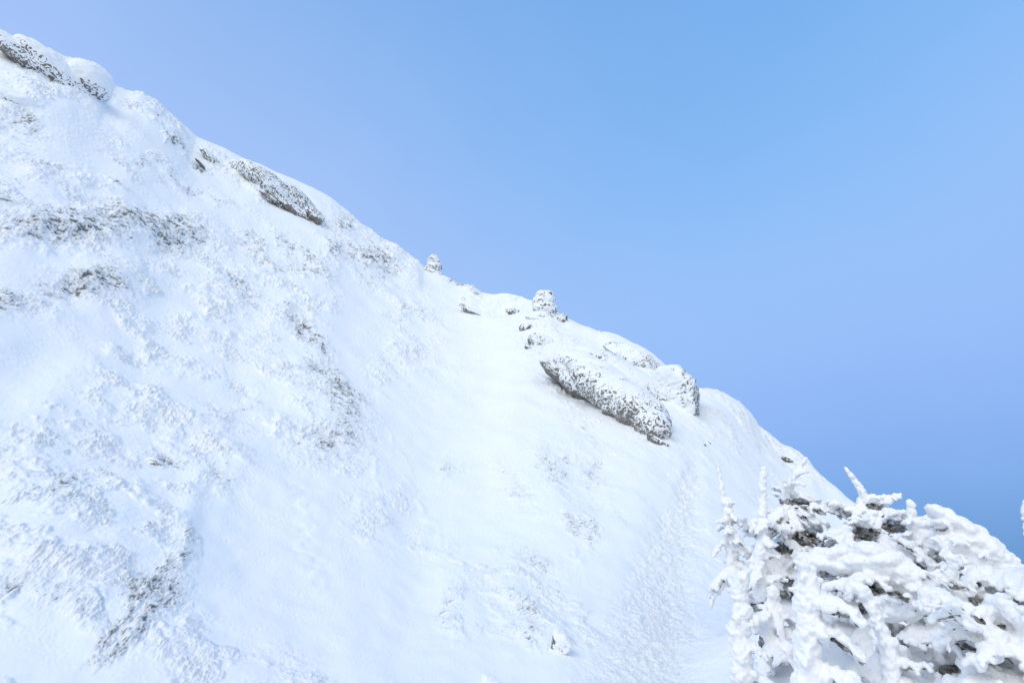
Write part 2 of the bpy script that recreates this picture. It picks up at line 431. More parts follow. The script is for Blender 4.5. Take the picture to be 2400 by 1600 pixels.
def terrain():
    dense = np.linspace(-0.99, 0.80, 1560)
    ths = np.concatenate([np.linspace(-math.pi, -1.0, 90)[:-1], dense, np.linspace(0.81, math.pi, 90)])
    u_in = np.linspace(-0.02, 1.0, 1020)
    nth = len(ths)
    rc = np.interp(ths, rc_th, rc_r)
    inner = np.array([0.02, 0.4, .8, 1.2, 1.6, 2.0, 2.4, 2.8, 3.1, 3.4, 3.7, 4.0, 4.2, 4.4, 4.6, 4.75])
    outer = np.concatenate([np.linspace(0.1, 12, 50), np.geomspace(13, 5000, 30)])
    r_rows = [np.broadcast_to(inner[:, None], (len(inner), nth)),
              R0 * (rc[None, :] / R0) ** u_in[:, None], rc[None, :] + outer[:, None]]
    r = np.vstack(r_rows)
    th = np.broadcast_to(ths[None, :], r.shape)
    wrap = sstep(1.2, 2.2, np.abs(th))
    h = base_height(th, r)
    # behind the viewer: the same mountainside going on
    hb = -1.75 + r * 0.55 * np.sin(-th) * 0.8
    h = h * (1 - wrap) + np.maximum(hb - 0.004 * r * r, -150) * wrap
    P = np.stack([r * np.sin(th), r * np.cos(th), h + EYE[2]], axis=-1)
    px, py = project(P)
    front = P[..., 1] > 0.2
    px = np.where(front, px, -9999.0); py = np.where(front, py, 9999.0)
    near = np.clip(r, 1.5, 80)
    vis = sstep(1.2, 3.0, r)
    # chart of the hillside: azimuth and log distance, warped
    A = th * 10.0; B = np.log(np.maximum(r, .3)) * 3.4
    ca, sa = math.cos(math.radians(8)), math.sin(math.radians(8))
    U = A * ca - B * sa; V = A * sa + B * ca
    wx = noise2(U * 1.3, V * 1.3, 71) * .5; wy = noise2(U * 1.3, V * 1.3, 72) * .5
    rough = np.full(r.shape, 0.62, np.float32)
    warp = fbm2(A * 1.2, B * 1.2, 4, 5)
    pxw = px + 46 * warp + 14 * fbm2(A * 9, B * 9, 3, 33); pyw = py + 34 * fbm2(A * 1.2, B * 1.2, 4, 9) + 10 * fbm2(A * 9, B * 9, 3, 35)
    for cx, cy, ax, ay, an in SMOOTH:
        rough = rough * (1 - 0.96 * ell(pxw, pyw, cx, cy, ax, ay, an, .30))
    left = 1 - sstep(1300, 1500, px)
    left = np.maximum(left, .9 * ell(pxw, pyw, 1735, 975, 130, 60, -40, .5)); left = np.maximum(left, .8 * ell(pxw, pyw, 1860, 1090, 90, 50, -35, .5))
    rough = rough * (0.35 + 0.65 * left) * (0.16 + 1.0 * sstep(-.22, .20, fbm2(U * 1.5, V * 3.2, 4, 12)))
    bare = np.zeros_like(rough)
    for cx, cy, ax, ay, an, am in BARE:
        if ax > 9:
            e = min(1, am * 1.25) * ell(pxw, pyw, cx, cy, ax * 1.15, ay * 1.3, an, .85)
        else:
            e = am * ell(px, py, cx, cy, ax, ay, an, .4)
        bare = np.maximum(bare, e)
    bare = np.maximum(bare, .30 * sstep(.35, .9, rough) * (.55 + .45 * left) * sstep(-.25, .35, fbm2(U * 2.4, V * 5, 3, 91)))  # lets small painted lee-shadow flecks into all rough rime
    rough = np.clip(np.maximum(rough, bare * .9), 0, 1.1)
    d = path_d(px + 25 * warp, py)
    trail = (1 - sstep(.3, 1.3, np.abs(d))) * sstep(1040, 1130, py) * front
    rough = rough * (1 - trail)
    crest = sstep(0, 14, np.maximum(py - np.interp(px, [s[0] for s in SKYLINE], [s[1] for s in SKYLINE]), 0))
    # relief, as a share of the distance so that near and far ground read alike
    rel = np.zeros_like(rough)
    for cx, cy, ax, ay, an, am in [(708, 1190, 130, 26, -76, .0024), (742, 1330, 90, 26, -84, .0020), (880, 1110, 110, 9, -70, .0028), (1000, 1190, 110, 9, -62, .0026), (905, 1010, 60, 7, -62, .0030),
                                    (1480, 1160, 90, 7, -22, .0026), (1340, 1320, 40, 12, -65, .003), (1270, 1390, 80, 6, -42, .0022), (1060, 925, 70, 6, 12, .002)]:
        rel += am * .8 * gau(px + 26 * warp, py, cx, cy, ax, ay, an) * sstep(-.3, .2, noise2(A * 5, B * 9, 96))
    for cx, cy, ax, ay, an, am in MOUND:
        rel += am * 0.8 * gau(px, py, cx, cy, ax, ay, an)
    # the wind packs the rime in another direction on the near mound at lower left
    turn = ell(px, py, 200, 1400, 380, 330, 0, .35)
    def frame2(deg):
        c_, s_ = math.cos(math.radians(deg)), math.sin(math.radians(deg))
        return A * c_ - B * s_, A * s_ + B * c_
    U0, V0 = frame2(-2); U1, V1 = frame2(-34); U2, V2 = frame2(26)
    rgt = sstep(700, 1250, px)
    def aniso(fu, fv, seed, dv=0.0):
        f0 = noise2(U0 * fu + wx * .3 * fu / 4, V0 * fv + dv + wy * .3 * fu / 4, seed)
        f1 = noise2(U1 * fu + wx * .3 * fu / 4, V1 * fv + dv + wy * .3 * fu / 4, seed)
        f2 = noise2(U2 * fu + wx * .3 * fu / 4, V2 * fv + dv + wy * .3 * fu / 4, seed)
        f = f0 * (1 - rgt) + f2 * rgt
        return f * (1 - turn) + f1 * turn
    rel += 0.013 * fbm2(U * 1.2, V * 2.2, 2, 21) * (.35 + .65 * rough) + 0.0050 * fbm2(U * 3.2 + wx, V * 7 + wy, 3, 25) * (.12 + .88 * rough)
    rel += 0.0014 * aniso(1.6, 5, 41) * (1 - .5 * rough) + .0036 * aniso(3.4, 15, 42) * rough
    q1 = .62 * aniso(13, 50, 51) + .5 * noise2(A * 15 + wx * 2, B * 34 + wy * 2, 54); q2 = .6 * aniso(22, 90, 52) + .5 * noise2(A * 32, B * 66, 55); q3 = noise2(U * 50, V * 150, 53)
    clump = sstep(-.06, .34, q1 + .6 * q2 + .25 * q3)
    lum = (0.0026 * sstep(-.2, .6, aniso(5, 18, 50)) + 0.0032 * clump + 0.0010 * q2 + .0008 * q3) * rough * (.45 + .85 * sstep(-.3, .35, fbm2(U * 2.1, V * 4.2, 3, 88)))
    lum = lum + (.0007 * noise2(U * 20, V * 50, 81) + .0005 * noise2(A * 50, B * 100, 82)) * (1 - .6 * rough) * (.25 + .75 * sstep(-.1, .25, fbm2(U * 1.7, V * 3.5, 3, 83)))
    trn = 1.0 * (-.008 + .005 * noise2(A * 6, B * 14, 66) + 0.0030 * noise2(A * 14, B * 34, 61) + .0020 * noise2(A * 36, B * 70, 62) + 0.0010 * noise2(A * 80, B * 120, 63)) * trail
    disp = (rel * (0.35 + 0.65 * crest) + lum * (0.7 + .3 * crest) + trn) * near * vis * (r < rc * 1.3) * (1 - wrap)
    # push along the local normal of the base sheet
    dth = np.gradient(P, axis=1); dr = np.gradient(P, axis=0)
    N = np.cross(dth, dr); N /= (np.linalg.norm(N, axis=-1, keepdims=True) + 1e-12)
    N *= np.sign(N[..., 2:3] + 1e-9)
    P = P + N * disp[..., None]
    # ground showing in streaks between the clumps, with shade painted on their lower side
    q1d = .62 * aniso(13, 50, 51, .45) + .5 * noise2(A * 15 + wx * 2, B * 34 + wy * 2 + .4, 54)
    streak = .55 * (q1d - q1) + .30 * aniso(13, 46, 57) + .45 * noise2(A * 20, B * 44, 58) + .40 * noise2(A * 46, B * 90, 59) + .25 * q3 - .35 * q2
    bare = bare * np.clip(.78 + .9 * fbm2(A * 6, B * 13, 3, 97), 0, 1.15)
    bare_shade = sstep(.35, .68, bare * 0.62 + 0.55 * streak) * sstep(.08, .35, bare) * (1 - .8 * sstep(.35, .85, clump)) * front
    bare_shade = np.maximum(bare_shade, (.17 * sstep(.12, .75, bare) * (.7 + .5 * q2)) * (1 - .5 * clump) * front)
    faces_i = np.arange(r.shape[0] - 1)[:, None] * nth + np.arange(nth - 1)[None, :]
    fi = faces_i.ravel()
    faces = np.stack([fi, fi + 1, fi + nth + 1, fi + nth], axis=1)
    me = mesh_from('snow_slope', P.reshape(-1, 3), faces, SNOW_GROUND, attrs={'bare': bare_shade.ravel(), 'rough': np.clip(rough * front + trail, 0, 1).ravel()})
    return tag(link('snow_slope', me), kind='structure')
terrain()

# ------------------------------------------------------------------ rocks
ROCK_NEAR = rock_mat('rime_netted_rock', 4.8)
ROCK_FAR = rock_mat('rime_netted_rock_far', 2.7)
ROCK_SMALL = rock_mat('rimed_small_rock', 14.0)
def norm(v): return v / (np.linalg.norm(v) + 1e-9)
def rock(name, label, blobs, r, voxel, mat, nz0=0.55, k=1.0, amp=0.10, group=None, cat='rock', fs=1.0, parent=None, low=0.0, seed=1, snow_side=None, off=0.0, facets=9):
    B = Blobs()
    for b in blobs:
        px, py, w, h, roll = b[:5]
        d = b[5] if len(b) > 5 else (w + h) / 2
        rr = (np.interp(px, *r) if isinstance(r, tuple) else r if r is not None else gr(px, py + .8 * h)) + off + (b[6] if len(b) > 6 else 0)
        q_ = at(px, py, rr) - EYE; s_ = (q_[1] * cP + q_[2] * sP) / F * (1.02 if px > 500 else .96)
        B.add(at(px, py, rr), view_frame(px, py, roll), (w * s_, h * s_, d * s_), ICO3)
    v, f, n = B.fused(voxel, 2)
    size = np.ptp(v, axis=0).max()
    if facets:
        rs = np.random.RandomState(seed * 13 + 5)
        Fv = view_frame(blobs[0][0], blobs[0][1], blobs[0][4])
        c0 = v.mean(0)
        loc = (v - c0) @ Fv; sc = np.abs(loc).max(0) + 1e-6
        for _ in range(facets):
            q = norm(rs.normal(size=3)); 
            dd = (loc / sc) @ q; lim = rs.uniform(.62, .88) * np.percentile(dd, 99)
            loc = loc - (np.maximum(dd - lim, 0) * .88)[:, None] * q * sc
        v = c0 + loc @ Fv.T; v = v.astype(np.float32)
    g = fbm3(v, 3.2 * fs / size * 2, 4, seed * 7) 
    g2 = 1 - np.abs(noise3(v * np.array([1, 1, 2.2]), 5.0 * fs / size * 2, seed * 7 + 9)) * 2
    v = v + n * ((g * .55 + g2 * .3 - .1) * amp * size * .35)[:, None]
    # normals after shaping
    tri = v[f]; fn = np.cross(tri[:, 1] - tri[:, 0], tri[:, 2] - tri[:, 0])
    vn = np.zeros_like(v)
    for c in range(3):
        for a in range(3): vn[:, a] += np.bincount(f[:, c], fn[:, a], len(v))
    vn /= np.linalg.norm(vn, axis=1, keepdims=True) + 1e-12
    z = (v[:, 2] - v[:, 2].min()) / (np.ptp(v[:, 2]) + 1e-6)
    Fq = view_frame(blobs[0][0], blobs[0][1], blobs[0][4])
    ly = v @ Fq[:, 1]; lo, hi = np.percentile(ly, 3), np.percentile(ly, 97)
    z = .5 * z + .5 * np.clip((ly - lo) / (hi - lo), 0, 1)
    snow = .5 + .50 * k * (vn[:, 2] - nz0 + .50) + .55 * low * (z - .5) - .25 * low * (1 - sstep(0, .16, (ly - lo) / (hi - lo))) + .25 * fbm3(v, 2.5 / size * 2, 3, 77 + seed)
    if snow_side is not None:
        snow = snow + vn @ np.asarray(snow_side, float)
    me = mesh_from(name, v, f, mat, attrs={'snow': np.clip(snow, -.3, 1.3)})
    o = link(name, me, parent)
    if not parent: tag(o, label, cat, group)
    return o
def gr(px, py): return ground_hit(px, py)

# the outcrop above the trail
r0 = gr(1400, 960)
rock('slab_boulder', 'long slanting two-lobed boulder netted with rime, biggest bare rock of the outcrop, hollow beneath it',
     [(1448, 930, 128, 50, -38, 60), (1372, 866, 72, 38, -30, 50, .5), (1330, 848, 34, 26, -10, 40, .4), (1415, 895, 80, 44, -38, 55), (1480, 958, 100, 50, -39, 60), (1502, 975, 76, 50, -41, 60), (1532, 1002, 44, 38, -48, 50),
      (1318, 880, 62, 17, -38, 36, -1.2), (1292, 863, 24, 10, -42, 24, -1.3), (1382, 924, 80, 24, -36, 45, -.6)], ((1290, 1425, 1560), (gr(1290, 885), .5 * (gr(1290, 885) + gr(1560, 1048)) + .5, gr(1560, 1048))), .05, ROCK_NEAR, nz0=.26, k=.75, amp=.055, low=1.0, seed=2, off=.5, facets=0)
rock('snow_covered_rock', 'smooth snow-covered rock shoulder behind the dark outcrop boulders',
     [(1485, 910, 130, 44, -38, 90), (1435, 866, 90, 34, -30, 80), (1400, 838, 60, 22, -25, 80)], r0 + 4.6, .07, ROCK_NEAR, nz0=-.15, k=.9, amp=.04, seed=4, facets=0)
rock('rock_block', 'tall rimed rock block with dark cracked face at the right end of the outcrop',
     [(1583, 905, 62, 42, -38, 70), (1607, 925, 34, 52, 28, 60), (1626, 965, 26, 62, 14, 50), (1590, 965, 50, 50, 0, 60)], r0 + 4.5, .06, ROCK_NEAR, nz0=-.15, k=.7, amp=.12, low=.5, seed=5, snow_side=(-.42, -.05, 0))
rock('rock', 'rime-speckled rock under the skyline above the outcrop shoulder',
     [(1500, 858, 66, 34, -38, 60), (1460, 830, 50, 26, -30, 60), (1540, 900, 40, 24, -50, 50)], r0 + 8.5, .07, ROCK_NEAR, nz0=.0, k=.7, amp=.06, seed=6)
rock('rock_slab', 'thin broken slab in the snow under the right end of the long boulder',
     [(1538, 1032, 34, 9, -33, 22), (1558, 1044, 12, 8, -30, 16)], gr(1540, 1040) + .1, .035, ROCK_NEAR, nz0=.45, amp=.10, seed=7)
# above the outcrop
r1 = gr(1262, 808)
rock('rock', 'rime-speckled boulder with a dark left edge, below the larger cairn',
     [(1270, 802, 34, 22, -20, 30), (1262, 812, 20, 20, -50, 25)], r1 + .3, .05, ROCK_NEAR, nz0=.35, k=.8, amp=.10, seed=8, snow_side=(.2, -.1, 0))
rock('rock', 'small low rock at the left foot of the rime-speckled boulder',
     [(1241, 818, 18, 8, -38, 14), (1232, 812, 8, 8, -38, 12)], gr(1240, 820) + .1, .04, ROCK_NEAR, nz0=.45, amp=.10, seed=9)
rock('rock_ledge', 'dark rock ledge carrying the larger cairn',
     [(1285, 745, 46, 12, -14, 24), (1262, 740, 22, 9, -8, 20), (1322, 748, 12, 15, 10, 16), (1300, 752, 26, 12, -22, 20)], gr(1285, 752) + .4, .05, ROCK_FAR, nz0=.42, k=.9, amp=.10, low=.3, seed=10)
rock('rock', 'half-buried rock left of the larger cairn',
     [(1202, 730, 20, 9, -22, 16), (1212, 734, 10, 8, -35, 12)], gr(1202, 735) + .2, .05, ROCK_FAR, nz0=.55, amp=.12, seed=11)
rock('rock', 'upright sliver of rock between the ledge and the speckled boulder',
     [(1222, 768, 6, 13, 20, 10), (1236, 768, 16, 10, -10, 14)], gr(1224, 776) + .2, .05, ROCK_FAR, nz0=.2, k=.8, amp=.10, seed=12, snow_side=(.5, 0, 0))
rock('rock_slab', 'narrow pale rock slab alone on the bright drift below the small cairn',
     [(1082, 716, 20, 7, -38, 12), (1108, 736, 24, 10, -32, 14), (1122, 744, 10, 7, -20, 10)], gr(1095, 735) + .2, .05, ROCK_FAR, nz0=.32, k=.8, amp=.10, seed=13)
rock('rock', 'dark flat stone below the skyline just above the frosted trees',
     [(1843, 1076, 17, 6, -24, 12)], gr(1843, 1078) + .1, .05, ROCK_FAR, nz0=.85, amp=.10, seed=14)
for i, (x, y, w, h, lb) in enumerate([(1652, 1044, 6, 5, 'larger of the two dark pebbles by the trail below the rock block'), (1662, 1039, 4, 5, 'smaller of the two dark pebbles by the trail below the rock block'),
                                  (1405, 782, 7, 4, 'tiny dark rock on the skyline between cairn and outcrop')]):
    rock('stone', lb, [(x, y, w, h, 10, 5)], gr(x, min(y + 3, 2000)) - .05, .04, ROCK_FAR, nz0=1.3, amp=.15, seed=20 + i, cat='stone')
# upper left
rock('netted_rock', 'long net-patterned rock face under the skyline at upper left',
     [(640, 449, 94, 31, -30, 60), (700, 474, 56, 24, -32, 50), (520, 400, 62, 13, -33, 30), (588, 424, 58, 23, -32, 45)], None, .10, ROCK_FAR, nz0=.12, k=.7, amp=.05, low=.15, seed=30, off=2.7, facets=0)
rock('rock_ledge', 'low broken ledge just below the net-patterned rock face',
     [(690, 494, 66, 8, -27, 30), (745, 510, 32, 14, -30, 30), (640, 473, 40, 4, -28, 20)], gr(700, 512) + .8, .09, ROCK_FAR, nz0=.42, k=.8, amp=.10, low=.5, seed=31)
rock('overhanging_rock', 'snow-capped overhanging rock with a dark underside near the top of the slope',
     [(138, 187, 108, 40, -25, 60), (212, 190, 50, 36, -28, 60), (60, 142, 90, 24, -20, 60)], gr(170, 235) + 4.2, .10, ROCK_FAR, nz0=-.60, k=.8, amp=.06, low=1.2, seed=32, facets=0)
rock('overhanging_rock', 'bulging snowy rock with a dark base at the left edge of the picture',
     [(40, 238, 64, 26, -8, 50), (-30, 240, 60, 36, -10, 50), (78, 250, 30, 12, -10, 30)], gr(40, 275) + 2.6, .09, ROCK_FAR, nz0=-.5, k=.8, amp=.07, low=1.5, seed=33, facets=3)
rock('rock', 'short dark rock rib just left of the net-patterned face',
     [(470, 384, 18, 4, -34, 10)], gr(470, 388), .07, ROCK_FAR, nz0=.7, amp=.08, seed=34)
rock('rock', 'snowy knob with a dark underside on the left slope above the near mound',
     [(366, 1082, 26, 14, 0, 24), (352, 1088, 14, 8, 10, 20)], gr(366, 1096) + .05, .02, ROCK_SMALL, nz0=-.05, k=.9, amp=.12, low=.7, seed=35)
rock('rock', 'small snow-plastered rock with a thin dark left edge in the foreground beside the trail',
     [(1318, 1512, 26, 26, 12, 26), (1302, 1484, 7, 22, 5, 12), (1300, 1530, 18, 20, 0, 20)], gr(1312, 1545) + .12, .018, ROCK_SMALL, nz0=-.5, k=.8, amp=.12, low=.1, seed=36, snow_side=(.6, -.1, 0))
rock('snow_lump', 'small rounded lump of snow at the bottom edge of the picture',
     [(1145, 1594, 18, 22, 5, 22), (1160, 1610, 26, 18, 0, 26)], gr(1150, 1600) + .05, .015, ROCK_SMALL, nz0=-1.5, k=.5, amp=.06, seed=37, cat='snow lump')

# cairns: piles of flat stones plastered with rime
def cairn(label, cx, base, top, wb, wt_, r, n, seed):
    rng = random.Random(seed)
    root = bpy.data.objects.new('cairn', None); scene.collection.objects.link(root)
    root.location = at(cx, base, r)
    tag(root, label, 'cairn')
    bpy.context.view_layer.update()
    inv = np.array(root.matrix_world.inverted())
    def part(nm, blobs, voxel, **k):
        o = rock(nm, None, blobs, r, voxel, ROCK_FAR, parent=root, **k)
        o.matrix_parent_inverse = root.matrix_world.inverted()
        return o
    H = base - top
    for i in range(n):
        w = i / n
        y = base - H * (w + .5 / n) * .93
        wd = wb + (wt_ - wb) * w ** 1.2
        part('stone', [(cx + rng.uniform(-.14, .14) * wd, y, wd * rng.uniform(.40, .50), H / n * .85, rng.uniform(-10, 10), wd * .45)], .045, nz0=-.6, k=.7, amp=.15, seed=seed + i)
    part('snow_skirt', [(cx - wb * .15, base + 9, wb * .62, H * .16, -12, wb * .6), (cx + wb * .3, base + 12, wb * .5, H * .13, -25, wb * .6)], .045, nz0=-1.2, k=.6, amp=.08, seed=seed + 51, facets=0)
    part('snow_cap', [(cx, top + H * .16, wt_ * .55, H * .15, 0, wt_ * .5), (cx - wb * .04, top + H * .42, (wt_ * .6 + wb * .4) * .55, H * .30, 6, wb * .42), (cx + wb * .04, top + H * .72, (wt_ * .25 + wb * .75) * .55, H * .28, -5, wb * .48), (cx, base + 2, wb * .56, H * .16, -12, wb * .55)], .045, nz0=-.5, k=.6, amp=.10, seed=seed + 50, facets=0)
cairn('smaller cairn on the skyline, a rime-plastered stub left of the saddle', 1017, 634, 596, 40, 18, gr(1017, 642) + .2, 4, 60)
cairn('larger rime-plastered cairn standing on the dark rock ledge', 1276, 738, 680, 60, 36, gr(1276, 752) + .6, 6, 80)

# ------------------------------------------------------------------ rime-laden krummholz trees
BARK = M('frosted_bark')
BARK.l(BARK.mix(BARK.noise(30, 4), (0.10, 0.085, 0.07, 1), (0.25, 0.23, 0.21, 1)), BARK.b.inputs['Base Color'])
BARK.b.inputs['Roughness'].default_value = .9
BARK.bump(BARK.noise(60, 4), .6, .01)
NEED = M('shaded_needles')
NEED.l(NEED.mix(NEED.mr(NEED.noise(14, 4), .35, .65), (0.075, 0.068, 0.05, 1), (0.42, 0.41, 0.40, 1)), NEED.b.inputs['Base Color'])
NEED.b.inputs['Roughness'].default_value = .9
NEED.bump(NEED.noise(70, 3), .8, .01)
def norm(v): return v / (np.linalg.norm(v) + 1e-9)
def bough(S, D, K, a, d, L, rad, rng, sag=.25, fingers=1.0, lump=.25):
    """one snow-laden bough: main arm with shorter fingers to both sides; dark needles under it"""
    d = norm(d); n = max(3, int(L / .055))
    pts = [np.array(a, float)]; dd = d.copy()
    for i in range(n):
        dd = norm(dd + np.array([rng.gauss(0, .10), rng.gauss(0, .10), rng.gauss(0, .12) - sag / n]))
        pts.append(pts[-1] + dd * (L / n))
    rads = [rad * (1.0 - .45 * i / n) for i in range(n + 1)]
    S.chain(pts, rads, ICO1, .55, .18, rng, .85, lump)
    K.chain([p - np.array([0, 0, rad * .55]) for p in pts], [rad * .22 * (1 - .6 * i / n) + .003 for i in range(n + 1)], ICO1, 1.2)
    for i in range(1, n + 1):
        for sd in (-1, 1):
            if rng.random() > .97 * fingers: continue
            t = pts[i] - pts[i - 1]
            side = norm(np.cross(norm(t), [0, 0, 1.0]) * sd + norm(t) * rng.uniform(.5, 1.1) + np.array([0, 0, rng.uniform(-.75, .1)]))
            fl = L * rng.uniform(.16, .36) * (1 - .55 * i / n) + rad * .8
            e = pts[i] + side * fl
            m_ = pts[i] + side * fl * .5 + np.array([0, 0, -.02 * rng.random()])
            fr = rad * rng.uniform(.38, .64)
            S.chain([pts[i], m_, e - np.array([0, 0, fl * .15])], [fr, fr * .95, fr * .75], ICO1, .6, .2, rng, .85, lump)
            q = np.array([0, 0, fr * .75])
            D.chain([pts[i] - q, m_ - q, e - q * 1.05], [fr * .42, fr * .46, fr * .18], ICO1, .7, .25, rng, .6, .4)
    D.chain([p - np.array([0, 0, rad * .7]) for p in pts[:-1]], [x * .40 for x in rads[:-1]], ICO1, .8, .25, rng, .6, .4)
    return pts
def stem_points(top, base, bend, n=9):
    out = []
    for i in range(n):
        w = i / (n - 1)
        out.append(base + (top - base) * w + np.asarray(bend) * math.sin(math.pi * w))
    return out
OPEN = [(1890, 1262, 34, 15, -12), (1830, 1285, 26, 9, -20), (1870, 1178, 34, 7, -8), (2030, 1255, 34, 17, -8), (2095, 1238, 28, 9, -8), (2042, 1186, 20, 8, -15), (1935, 1338, 17, 20, -30),
        (2045, 1380, 34, 10, -8), (2100, 1392, 26, 8, -5), (2105, 1485, 20, 22, 10), (2270, 1515, 32, 11, -28), (2230, 1568, 34, 17, 0), (1768, 1425, 17, 9, -35), (2290, 1405, 20, 7, -10), (2335, 1466, 12, 16, -40), (1985, 1160, 16, 6, -20), (2020, 1425, 16, 20, -10), (1740, 1320, 14, 10, 0)]
def in_opening(c):
    x, y = project(np.asarray(c, float))
    for hx, hy, w, h, a in OPEN:
        k = math.radians(a); dx, dy = x - hx, -(y - hy)
        u = (dx * math.cos(k) + dy * math.sin(k)) / (w + 2); v = (-dx * math.sin(k) + dy * math.cos(k)) / (h + 4)
        if u * u + v * v < 1: return True
    return False
def tree(label, tips, r, voxel, seed, boughs, stem_r, snow_r, bend=(0, 0, 0), spread=1.0, sag=.25, name='frosted_tree', cat='tree', group='rime-covered trees beside the trail', top_r=.35, lump=.28, fingers=1.0, extra=None, core=True, holes=(), pads=()):
    """tips = ((top px, py), (base px, py)); boughs = [(share of height, side -1 left..1 right, length px, toward viewer -1..1), ...]"""
    rng = random.Random(seed)
    S, D, K = Blobs(), Blobs(), Blobs()
    if name != 'stem_tree' and core:
        _add = S.add
        S.add = lambda c, R, sz, prim=None: None if in_opening(c) else _add(c, R, sz, prim)
    (tx, ty), (bx, by) = tips
    top = at(tx, ty, r); base = at(bx, by, r)
    st = stem_points(top, base, bend)
    H = np.linalg.norm(top - base)
    n = len(st)
    rr = [snow_r * (1 - (1 - top_r) * (i / (n - 1))) for i in range(n)]
    S.chain(st, rr, ICO1, .42, .16, rng, 1.0, lump)
    K.chain(st, [stem_r * (1 - .6 * i / (n - 1)) for i in range(n)], ICO1, .9)
    # rime feathers standing off the stem
    for i in range(int(H / .05)):
        w = rng.random(); p = base + (top - base) * w + np.asarray(bend) * math.sin(math.pi * w)
        a = rng.uniform(0, 6.283); rs = snow_r * (1 - (1 - top_r) * w)
        d = np.array([math.cos(a), math.sin(a), rng.uniform(-.3, .6)])
        S.chain([p + d * rs * .6, p + d * rs * rng.uniform(1.05, 1.5)], [rs * .42, rs * .25], ICO1, .5)
    F_ = view_frame((tx + bx) / 2, (ty + by) / 2, 0)
    right = F_[:, 0]; toward = -np.array([F_[0, 2], F_[1, 2], 0]); toward = norm(toward)
    for (w, side, Lpx, tw) in boughs:
        p = base + (top - base) * w + np.asarray(bend) * math.sin(math.pi * w)
        L = Lpx * r / F
        d = right * side + toward * tw + np.array([0, 0, rng.uniform(-.55, .30)])
        bough(S, D, K, p, d, L, snow_r * rng.uniform(.75, 1.05) * (.6 + .4 * min(1, L / .8)), rng, sag, fingers, lump)
    if core and len(boughs) > 12:
        D.chain(st[:-3], [snow_r * (.85 if 'bush' in name else 1.2) * (1 - .6 * i / (n - 1)) for i in range(n - 3)], ICO1, .5, .35, rng, 1.0, .5)
    for (hx, hy, hw, hh, ha) in holes:
        rh = r + .30
        for _ in range(10):
            g1, g2 = rng.uniform(-.9, .9), rng.uniform(-.75, .75)
            D.add(at(hx + g1 * hw, hy + g2 * hh, rh + rng.uniform(-.05, .08)), view_frame(hx, hy, ha + rng.uniform(-30, 30)), (hw * rng.uniform(.2, .5) * r / F, hh * rng.uniform(.2, .45) * r / F, hw * .5 * r / F), ICO2)
    for (hx, hy, hw, hh, ha, hd) in pads:
        ca_, sa_ = math.cos(math.radians(ha)), math.sin(math.radians(ha))
        for _ in range(16):
            g1, g2 = rng.uniform(-.8, .8), rng.uniform(-.45, .45); g2 *= (1 - abs(g1) * .6)
            kx = g1 * hw * ca_ - g2 * hh * sa_; ky = -(g1 * hw * sa_ + g2 * hh * ca_)
            q_ = rng.uniform(.30, .46)
            S.add(at(hx + kx, hy + ky, r + hd * .5 + rng.uniform(-.08, .10)), view_frame(hx, hy, ha + rng.uniform(-18, 18)), (hw * q_ * .75 * r / F, hh * (q_ + .1) * r / F, hw * .32 * r / F), ICO2)
    if extra: extra(S, D, K, rng, r)
    root = bpy.data.objects.new(name, None); scene.collection.objects.link(root)
    root.location = base
    tag(root, label, cat, group)
    bpy.context.view_layer.update()
    inv = root.matrix_world.inverted()
    def child(nm, bl, vox, mat, it, am):
        if not bl.v: return
        v, f, nn = bl.fused(vox, it)
        v = v + nn * (am * (fbm3(v, 16, 3, seed) * .6 + fbm3(v, 45, 2, seed + 5) * .7))[:, None]
        o = link(nm, mesh_from(nm, v, f, mat), root); o.matrix_parent_inverse = inv
        return o
    child('trunk', K, max(voxel * .7, .006), BARK.m, 0, .002)
    child('needles', D, voxel, NEED.m, 1, .012)
    child('snow_crust', S, voxel, SNOW_TREE, 2, .013)
    return root
def fan(n, lo, hi, L0, L1, seed, side=(-1, 1), tw=(-.6, 1.0)):
    g = random.Random(seed); out = []
    for i in range(n):
        w = lo + (hi - lo) * (i + g.random() * .8) / n
        L = L0 + (L1 - L0) * (i / max(1, n - 1))
        out.append((w, g.uniform(*side) or .3, L * g.uniform(.75, 1.15), g.uniform(*tw)))
    return out
tree('slender frosted spire, leftmost of the trees, with dark twigs at its foot', ((1682, 1086), (1722, 1370)), 8.2, .0145, 101,
     fan(28, .06, .70, 72, 12, 1, (-.8, 1.0)), .03, .085, (.02, 0, 0), top_r=.22, sag=.7, core=False)
tree('straight frosted pole standing between the leftmost spire and the wide flagged tree', ((1790, 1092), (1778, 1400)), 7.6, .0145, 102,
     fan(16, .05, .70, 46, 10, 2), .03, .082, (.01, 0, 0), top_r=.40, sag=.6, core=False)
tree('short frosted tree whose tip just touches the skyline, its boughs swept in flat layers', ((1860, 1112), (1885, 1400)), 9.2, .017, 103,
     fan(38, .10, .92, 110, 40, 3, (-1, 1)), .035, .075, sag=.12, top_r=.4)
tree('leaning frosted tree whose bent leader points up left into the blue sky', ((1983, 1097), (2120, 1420)), 8.6, .0145, 104,
     fan(44, .05, .74, 150, 50, 24, (-1, 1)), .035, .078, (.10, 0, .10), sag=.15, top_r=.42)
tree('small snow-knobbed tree poking up between the leaning leader and the big right-hand tree', ((2134, 1176), (2165, 1450)), 8.0, .017, 105,
     fan(34, .10, .85, 110, 30, 5), .03, .085, sag=.2, top_r=.5)
